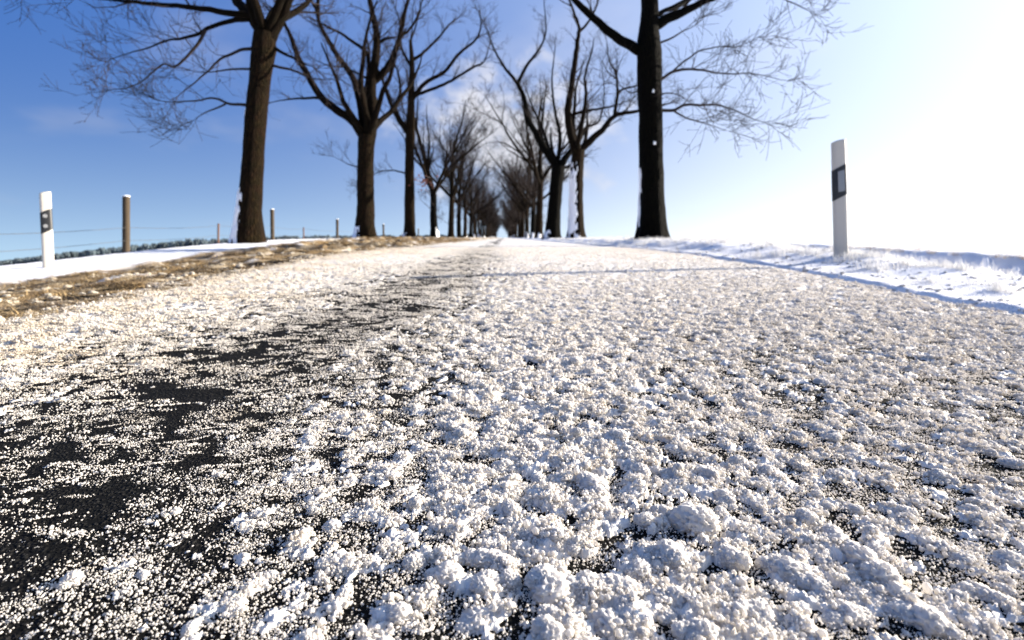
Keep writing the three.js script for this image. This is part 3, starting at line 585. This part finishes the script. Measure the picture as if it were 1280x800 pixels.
const R2 = namedTree(25.6, [[720, 298, 10], [720, 250, 8.8], [721, 215, 8.2], [723, 188, 8]], [
  { p: [[721, 192], [713, 166], [710, 140], [714, 110], [719, 76], [722, 50], [724, 36], [717, 14], [708, -10]], r: [5.6, 1.6], z: 0.1 },
  { p: [[722, 42], [735, 28], [745, 10], [750, -8]], r: [2, 0.9] },
  { p: [[724, 190], [740, 174], [755, 160], [768, 145], [790, 140], [812, 137], [840, 128]], r: [5, 1.4], z: 0.1 },
  { p: [[768, 146], [772, 120], [776, 113], [800, 106], [822, 98]], r: [2.4, 0.8], z0: 0.2 },
  { p: [[772, 120], [770, 92], [762, 76], [758, 50]], r: [1.8, 0.7] },
  { p: [[713, 144], [735, 138], [765, 133], [786, 126]], r: [2.2, 0.9], z: 0.2 },
  { p: [[724, 176], [732, 160], [748, 152], [755, 120], [752, 80]], r: [1.8, 0.7], z: -0.3 },
], { label: 'bare tree with one whole side of its trunk plastered white with snow', seed: 505, bark: M.bark, snow: [[0, 4.35, ang(75), ang(205), 0.02], [0, 2.6, ang(80), ang(200), 0.022]], dens: 1.6, minR: 0.0065, extra: 3 });
const R3 = namedTree(36.6, [[690, 298, 9.5], [693, 260, 8.2], [696, 225, 8], [698, 208, 8.5]], [
  { p: [[696, 210], [681, 186], [670, 166], [660, 150], [655, 122], [645, 102], [632, 86], [620, 66], [608, 36]], r: [5, 1.2], z: 0.05 },
  { p: [[647, 104], [660, 80], [675, 60], [682, 40], [680, 0]], r: [2.4, 0.8] },
  { p: [[690, 200], [680, 166], [665, 132], [658, 112]], r: [2.4, 0.8], z: -0.2 },
  { p: [[699, 210], [712, 190], [722, 178], [735, 160]], r: [5, 1.8], z: -0.1 },
  { p: [[699, 212], [712, 207], [730, 196]], r: [2.5, 1] },
  { p: [[697, 205], [700, 170], [694, 140], [690, 100], [694, 60]], r: [3, 1], z: -0.2 },
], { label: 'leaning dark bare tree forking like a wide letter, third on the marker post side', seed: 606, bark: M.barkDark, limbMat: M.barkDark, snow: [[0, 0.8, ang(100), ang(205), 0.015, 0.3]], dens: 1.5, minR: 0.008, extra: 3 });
// dead leaves left hanging on one tree
{
  reseed(61); const gs = [];
  for (let i = 0; i < 90; i++) { const g = new THREE.PlaneGeometry(0.13, 0.09, 2, 1); const p = g.attributes.position; for (let k = 0; k < p.count; k++) p.setZ(k, 0.03 * Math.cos(p.getX(k) * 20)); g.rotateX(rnd() * 6); g.rotateY(rnd() * 6); g.translate(gauss() * 0.36, gauss() * 0.32, gauss() * 0.3); gs.push(g); }
  const lf = mesh('withered_leaves', mergeGeometries(gs), M.leaf, T3); lf.position.copy(at(529, 228, 34.7).sub(T3.position)); lf.userData.kind = 'stuff';
}

// the rest of the two rows: a few grown trees, turned and repeated
const protos = [];
function grownTree(k) {
  reseed(9000 + k * 17);
  const t = thing('alley_tree'), h = rr(3.8, 5.8), r = rr(0.29, 0.37), P = [], R = [], lx = rr(-0.04, 0.04), lz = rr(-0.04, 0.04);
  for (let i = 0; i <= 18; i++) { const q = i / 18; P.push(new THREE.Vector3(lx * h * q + 0.05 * Math.sin(q * 4 + k), h * q, lz * h * q)); R.push(r * (1 - 0.22 * q)); }
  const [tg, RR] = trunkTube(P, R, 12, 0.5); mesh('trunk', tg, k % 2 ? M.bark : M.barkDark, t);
  reseed(9100 + k * 17); const twigs = [], limbs = [];
  const nl = 4 + k % 3;
  for (let i = 0; i < nl; i++) {
    const a = i / nl * 6.28 + rr(-0.4, 0.4), up = i === 0 ? 7 : rr(0.9, 1.5), dir = new THREE.Vector3(Math.cos(a), up, Math.sin(a)).normalize(), L = i === 0 ? rr(9, 12) : rr(7, 10.5);
    const p = P[P.length - 1 - Math.floor(rnd() * 3)].clone();
    const n = 9, lp = [p], lr = [i === 0 ? r * 0.74 : r * rr(0.42, 0.55)]; const d = dir.clone();
    for (let j = 1; j <= n; j++) { d.x += gauss() * 0.09; d.y += gauss() * 0.07 + (i === 0 ? 0.1 : 0.03); d.z += gauss() * 0.09; d.normalize(); lp.push(lp[j - 1].clone().addScaledVector(d, L / n)); lr.push(lr[0] * (1 - 0.86 * j / n)); }
    mesh('limb', tube(lp, lr, 7), M.limb, t); sprout(twigs, lp, lr, L, 0, 1.5, 0.010);
    for (let s = 0; s < 5; s++) { // forks
      const j = 2 + Math.floor(rnd() * 5), f = sideways(lp[j + 1].clone().sub(lp[j]).normalize(), rr(0.4, 0.8)); f.y += 0.3; f.normalize();
      const [fp, fr] = wander(lp[j], f, rr(3, 6), lr[j] * 0.65, 0.03, 0.13); mesh('limb', tube(fp, fr, 6), M.limb, t); sprout(twigs, fp, fr, 4.5, 0, 1.4, 0.010);
    }
  }
  for (let i = 0; i < 4; i++) { const a = rnd() * 6.28, [fp, fr] = wander(P[8 + Math.floor(rnd() * 8)].clone(), new THREE.Vector3(Math.cos(a), 0.25, Math.sin(a)).normalize(), rr(1.6, 3), 0.035, 0.0, 0.14); mesh('limb', tube(fp, fr, 5), M.twig, t); sprout(twigs, fp, fr, 2.4, 0, 1.8, 0.009); }
  const tw = mesh('twigs', stripUV(twigs), M.twig, t); tw.userData.kind = 'stuff';
  mesh('trunk_snow', trunkSnow(P, RR, 0, rr(0.6, 1.4), ang(110), ang(205), 0.012, k, 0.5), M.patch, t);
  return t;
}
{
  reseed(7007);
  const spots = [];
  for (const d of [47.3, 62]) spots.push([-6.4, d]);
  for (let d = 73; d < 430; d += 11.6) spots.push([-6.4 + rr(-0.25, 0.25), d + rr(-1, 1)]);
  for (const d of [53, 63]) spots.push([3.6, d]);
  for (let d = 74; d < 430; d += 11.6) spots.push([3.6 + rr(-0.25, 0.25), d + rr(-1, 1)]);
  const place = spots.map(([x, d]) => [x, d, rnd() * 6.28, rr(0.86, 1.12)]);
  place.forEach(([x, d, turn, s], i) => {
    let t;
    if (i < 6) { t = grownTree(i); protos.push(t); }
    else { t = protos[i % 6].clone(); t.name = numbered('alley_tree'); scene.add(t); }
    t.position.set(x, gy(x, d) - 0.1, -d); t.rotation.y = turn; t.scale.setScalar(s);
  });
  const all = scene.children.filter(o => o.name.startsWith('alley_tree') && !o.userData.label);
  for (const o of all) tag(o, o.position.x < 0 ? 'bare tree far along the road in the row on the fence side' : 'bare tree far along the road in the row on the pale marker post side', 'tree', o.position.x < 0 ? 'far trees of the fence side row' : 'far trees of the marker post side row');
}

// ---------------------------------------------------------------- roadside marker posts
function markerPost(x, d, turn, tilt, label, dots, s = 1) {
  const t = thing('marker_post', x, gy(x, d) - (dots ? 0.06 : 0.015), -d); t.rotation.set(0, turn, tilt); tag(t, label, 'marker post');
  // cross-section: rounded front, flat flanks meeting at a blunt back
  const prof = []; const sec = 28;
  for (let i = 0; i < sec; i++) { const a = i / sec * 6.28318, c = Math.cos(a), q = Math.sin(a); const px = 0.060 * Math.sign(c) * Math.pow(Math.abs(c), 0.7) * (q < 0 ? 1 - 0.45 * -q : 1), pz = q > 0 ? 0.030 * Math.pow(q, 0.7) : 0.075 * q; prof.push([px, pz]); }
  const ht = 1.06 * s;
  const ring = (y0, y1, grow, name, mat, parent, tops, steps = 1, i0 = 0, i1 = sec, cap = false, dome = 0) => {
    const pos = [], idx = [], uv = [], cols = i1 - i0 + 1;
    for (let k = 0; k <= steps; k++) for (let i = i0; i <= i1; i++) { const [px, pz] = prof[i % sec], l = Math.hypot(px, pz), g = 1 + grow / l; const sl = tops * px; pos.push(px * g, lerp(y0, y1, k / steps) + sl * (steps === 1 || name !== 'post_body' ? 1 : k === steps ? 1 : 0), pz * g); uv.push(i / sec * 0.4, lerp(y0, y1, k / steps)); if (k < steps && i < i1) { const b = k * cols + i - i0; idx.push(b, b + cols, b + cols + 1, b, b + cols + 1, b + 1); } }
    if (cap) { // slanting, slightly domed top
      const b0 = steps * cols, n0 = pos.length / 3;
      for (let q = 1; q <= 3; q++) for (let i = i0; i <= i1; i++) { const [px, pz] = prof[i % sec], f = [0.94, 0.8, 0.4][q - 1]; pos.push(px * f, y1 + tops * px * f + [0.005, 0.010, 0.014][q - 1], pz * f); uv.push(i / sec * 0.4, y1 + q * 0.01); }
      for (let q = 0; q < 3; q++) for (let i = 0; i < cols - 1; i++) { const a = q === 0 ? b0 + i : n0 + (q - 1) * cols + i, b = n0 + q * cols + i; idx.push(a, b, b + 1, a, b + 1, a + 1); }
      const c0 = pos.length / 3; pos.push(0, y1 + 0.015, 0); uv.push(0.2, y1); for (let i = 0; i < cols - 1; i++) idx.push(n0 + 2 * cols + i, c0, n0 + 2 * cols + i + 1);
    }
    const g = new THREE.BufferGeometry(); g.setAttribute('position', new THREE.Float32BufferAttribute(pos, 3)); g.setAttribute('uv', new THREE.Float32BufferAttribute(uv, 2)); g.setIndex(idx); g.computeVertexNormals(); return mesh(name, g, mat, parent);
  };
  ring(0, ht, 0, 'post_body', M.plastic, t, 0.24, 8, 0, sec, true);
  const bandTop = ht - 0.235, bandLow = ht - 0.52;
  const band = ring(bandLow, bandTop, 0.0025, 'black_band', M.black, t, 0.55, 1, 0, sec);
  if (dots) for (const y of [bandTop - 0.075, bandLow + 0.075]) { const g = new THREE.CylinderGeometry(0.024, 0.026, 0.008, 20); g.rotateX(Math.PI / 2); g.translate(-0.012, y, 0.034); mesh('reflector', g, M.reflector, band); }
  else { const sh = new THREE.Shape(); sh.moveTo(-0.022, -0.095); sh.lineTo(0.03, -0.085); sh.lineTo(0.03, 0.105); sh.lineTo(-0.022, 0.09); sh.closePath(); const g = new THREE.ExtrudeGeometry(sh, { depth: 0.006, bevelSize: 0.002, bevelThickness: 0.002, bevelSegments: 2 }); g.translate(0.004, (bandTop + bandLow) / 2 + 0.004, 0.030); mesh('reflector', g, M.reflector, band); }
  return t;
}
markerPost((1051 - VX) / F * 4.75, 4.75, -0.25, 0.02, 'white plastic marker post with a black band and one tall reflector', false, 1.015);
markerPost((61 - VX) / F * 6.88, 6.88, 0.75, 0.035, 'white plastic marker post with a black band and two round reflectors', true);

// ---------------------------------------------------------------- fences
{
  const X = -8.3, t = thing('wire_fence', X, gy(X, 18), -18); tag(t, 'wire fence on rough wooden posts and short rusty stakes along the snowy bank', 'fence');
  reseed(909);
  const local = (x, d, y) => new THREE.Vector3(x, y, -d).sub(t.position), tops = [];
  const fenceX = (d) => lerp(-7.9, -8.7, clamp((d - 10) / 18));
  const posts = [[2.6, 1], [6.6, 0], [10.75, 1], [14.5, 0], [18.3, 1], [21.5, 0], [26.5, 1], [30, 0], [37, 1], [44, 0], [52, 1]];
  for (const [d, big] of posts) {
    const x = fenceX(d), y = gy(x, d), hgt = big ? rr(1.14, 1.22) : rr(0.6, 0.66), r = big ? 0.068 : 0.028, tilt = rr(-0.02, 0.02);
    const P = [], R = []; for (let i = 0; i <= 8; i++) { P.push(local(x + tilt * i * 0.15, d, y - 0.15 + (hgt + 0.15) * i / 8)); R.push(r * (1 + 0.05 * n2(i, d))); }
    P.push(P[8].clone().add(new THREE.Vector3(0, 0.012, 0)), P[8].clone().add(new THREE.Vector3(0, 0.014, 0))); R.push(r * 0.8, 0.001);
    mesh(big ? 'post' : 'stake', tube(P, R, big ? 12 : 7), big ? M.wood : M.rust, t);
    if (big) { const g = lump(0.06, 3, 0.15, 1.5, d, 0.4); const q = welded(g); q.translate(P[8].x, P[8].y + 0.018, P[8].z); mesh('post_snow', q, M.patch, t); }
    tops.push([x, d, y]);
  }
  for (const h of [0.57, 0.3]) {
    const P = [], R = []; for (let i = 0; i < tops.length - 1; i++) for (let k = 0; k < 8; k++) { const f = k / 8, a = tops[i], b = tops[i + 1]; P.push(local(lerp(a[0], b[0], f) + 0.03, lerp(a[1], b[1], f), lerp(a[2], b[2], f) + h - 0.04 * Math.sin(f * Math.PI))); R.push(0.0045); }
    mesh('wire', tube(P, R, 5), M.wire, t);
  }
}
{
  const t = thing('stake_row', 16.6, gy(16.6, 21), -21); tag(t, 'row of short frosted stakes in front of the shaded field bank', 'stakes'); reseed(919);
  for (const [px, d, h] of [[1232, 17.7, 0.95], [1150, 20.4, 0.85], [1120, 21.7, 0.9], [1270, 16.8, 0.7], [1040, 26.0, 0.8], [993, 29.4, 0.8], [950, 33.5, 0.8], [915, 37.5, 0.8]]) {
    const x = (px - VX) / F * d, low = gy(x, d), top = EYE + crestR(d) - 0.02 - (0.95 - h), P = [], R = [];
    for (let i = 0; i <= 6; i++) { P.push(new THREE.Vector3(x + rr(-0.01, 0.01), lerp(low - 0.1, top, i / 6), -d).sub(t.position)); R.push(0.08 * rr(0.85, 1.15) * (i === 6 ? 0.7 : 1)); }
    mesh('stake', tube(P, R, 8), M.patch, t);
  }
}

// ---------------------------------------------------------------- far wood beyond the valley
{
  reseed(1212);
  const geos = [0, 1, 2, 3].map((k) => { // ragged crown built of leaf-sized clumps on a stem
    const gs = [welded(new THREE.CylinderGeometry(0.012, 0.03, 0.5, 5, 1).translate(0, 0.25, 0).toNonIndexed())];
    for (let i = 0; i < 110; i++) { const t = rr(0.1, 1), rad = (k % 2 ? 0.24 * Math.pow(1 - t, 0.7) : 0.30 * Math.sqrt(Math.max(0, 1 - Math.pow(2 * t - 1.05, 2)))) + 0.015, a = rnd() * 6.28, q = rad * Math.sqrt(rnd()); gs.push(welded(lump(rr(0.03, 0.065), 0, 0.4, 1.3, rnd() * 50, 0.7)).translate(Math.cos(a) * q, t, Math.sin(a) * q)); }
    for (const g of gs) g.deleteAttribute('uv');
    return mergeGeometries(gs);
  });
  const skyline = [[-60, 334], [0, 326], [80, 316], [156, 308], [237, 300], [344, 296], [420, 294.5], [520, 293.5], [600, 293]];
  const topAt = (px) => { for (let i = 0; i < skyline.length - 1; i++) if (px <= skyline[i + 1][0]) return lerp(skyline[i][1], skyline[i + 1][1], (px - skyline[i][0]) / (skyline[i + 1][0] - skyline[i][0])); return 293; };
  const spots = geos.map(() => []);
  for (let i = 0; i < 1500; i++) { const px = rr(-60, 600), d = rr(250, 330), x = (px - VX) / F * d, top = EYE - (topAt(px) - VY + rr(0, 3.5) + 1.5 * n2(px * 0.05, d * 0.03)) / F * d, base = gy(x, d); const h = Math.max(4, top - base); spots[i % 4].push([x, base - 0.3, -d, h, rr(0.5, 0.8) * Math.min(h, 12), rr(0.6, 1.4)]); }
  const o = thing('far_wood'); tag(o, 'dark distant wood along the valley beyond the fence', 'wood', null, 'stuff');
  geos.forEach((g, k) => { const im = new THREE.InstancedMesh(g, M.conifer, spots[k].length); im.name = 'wood_trees'; im.userData.kind = 'stuff'; im.castShadow = im.receiveShadow = true; spots[k].forEach(([x, y, z, h, w, c], i) => { tmpE.set(0, rnd() * 6, 0); im.setMatrixAt(i, tmpM.compose(tmpP.set(x, y, z), tmpQ.setFromEuler(tmpE), tmpS.set(w, h, w))); im.setColorAt(i, lin(c, c, c)); }); o.add(im); });
}

renderer.render(scene, camera);
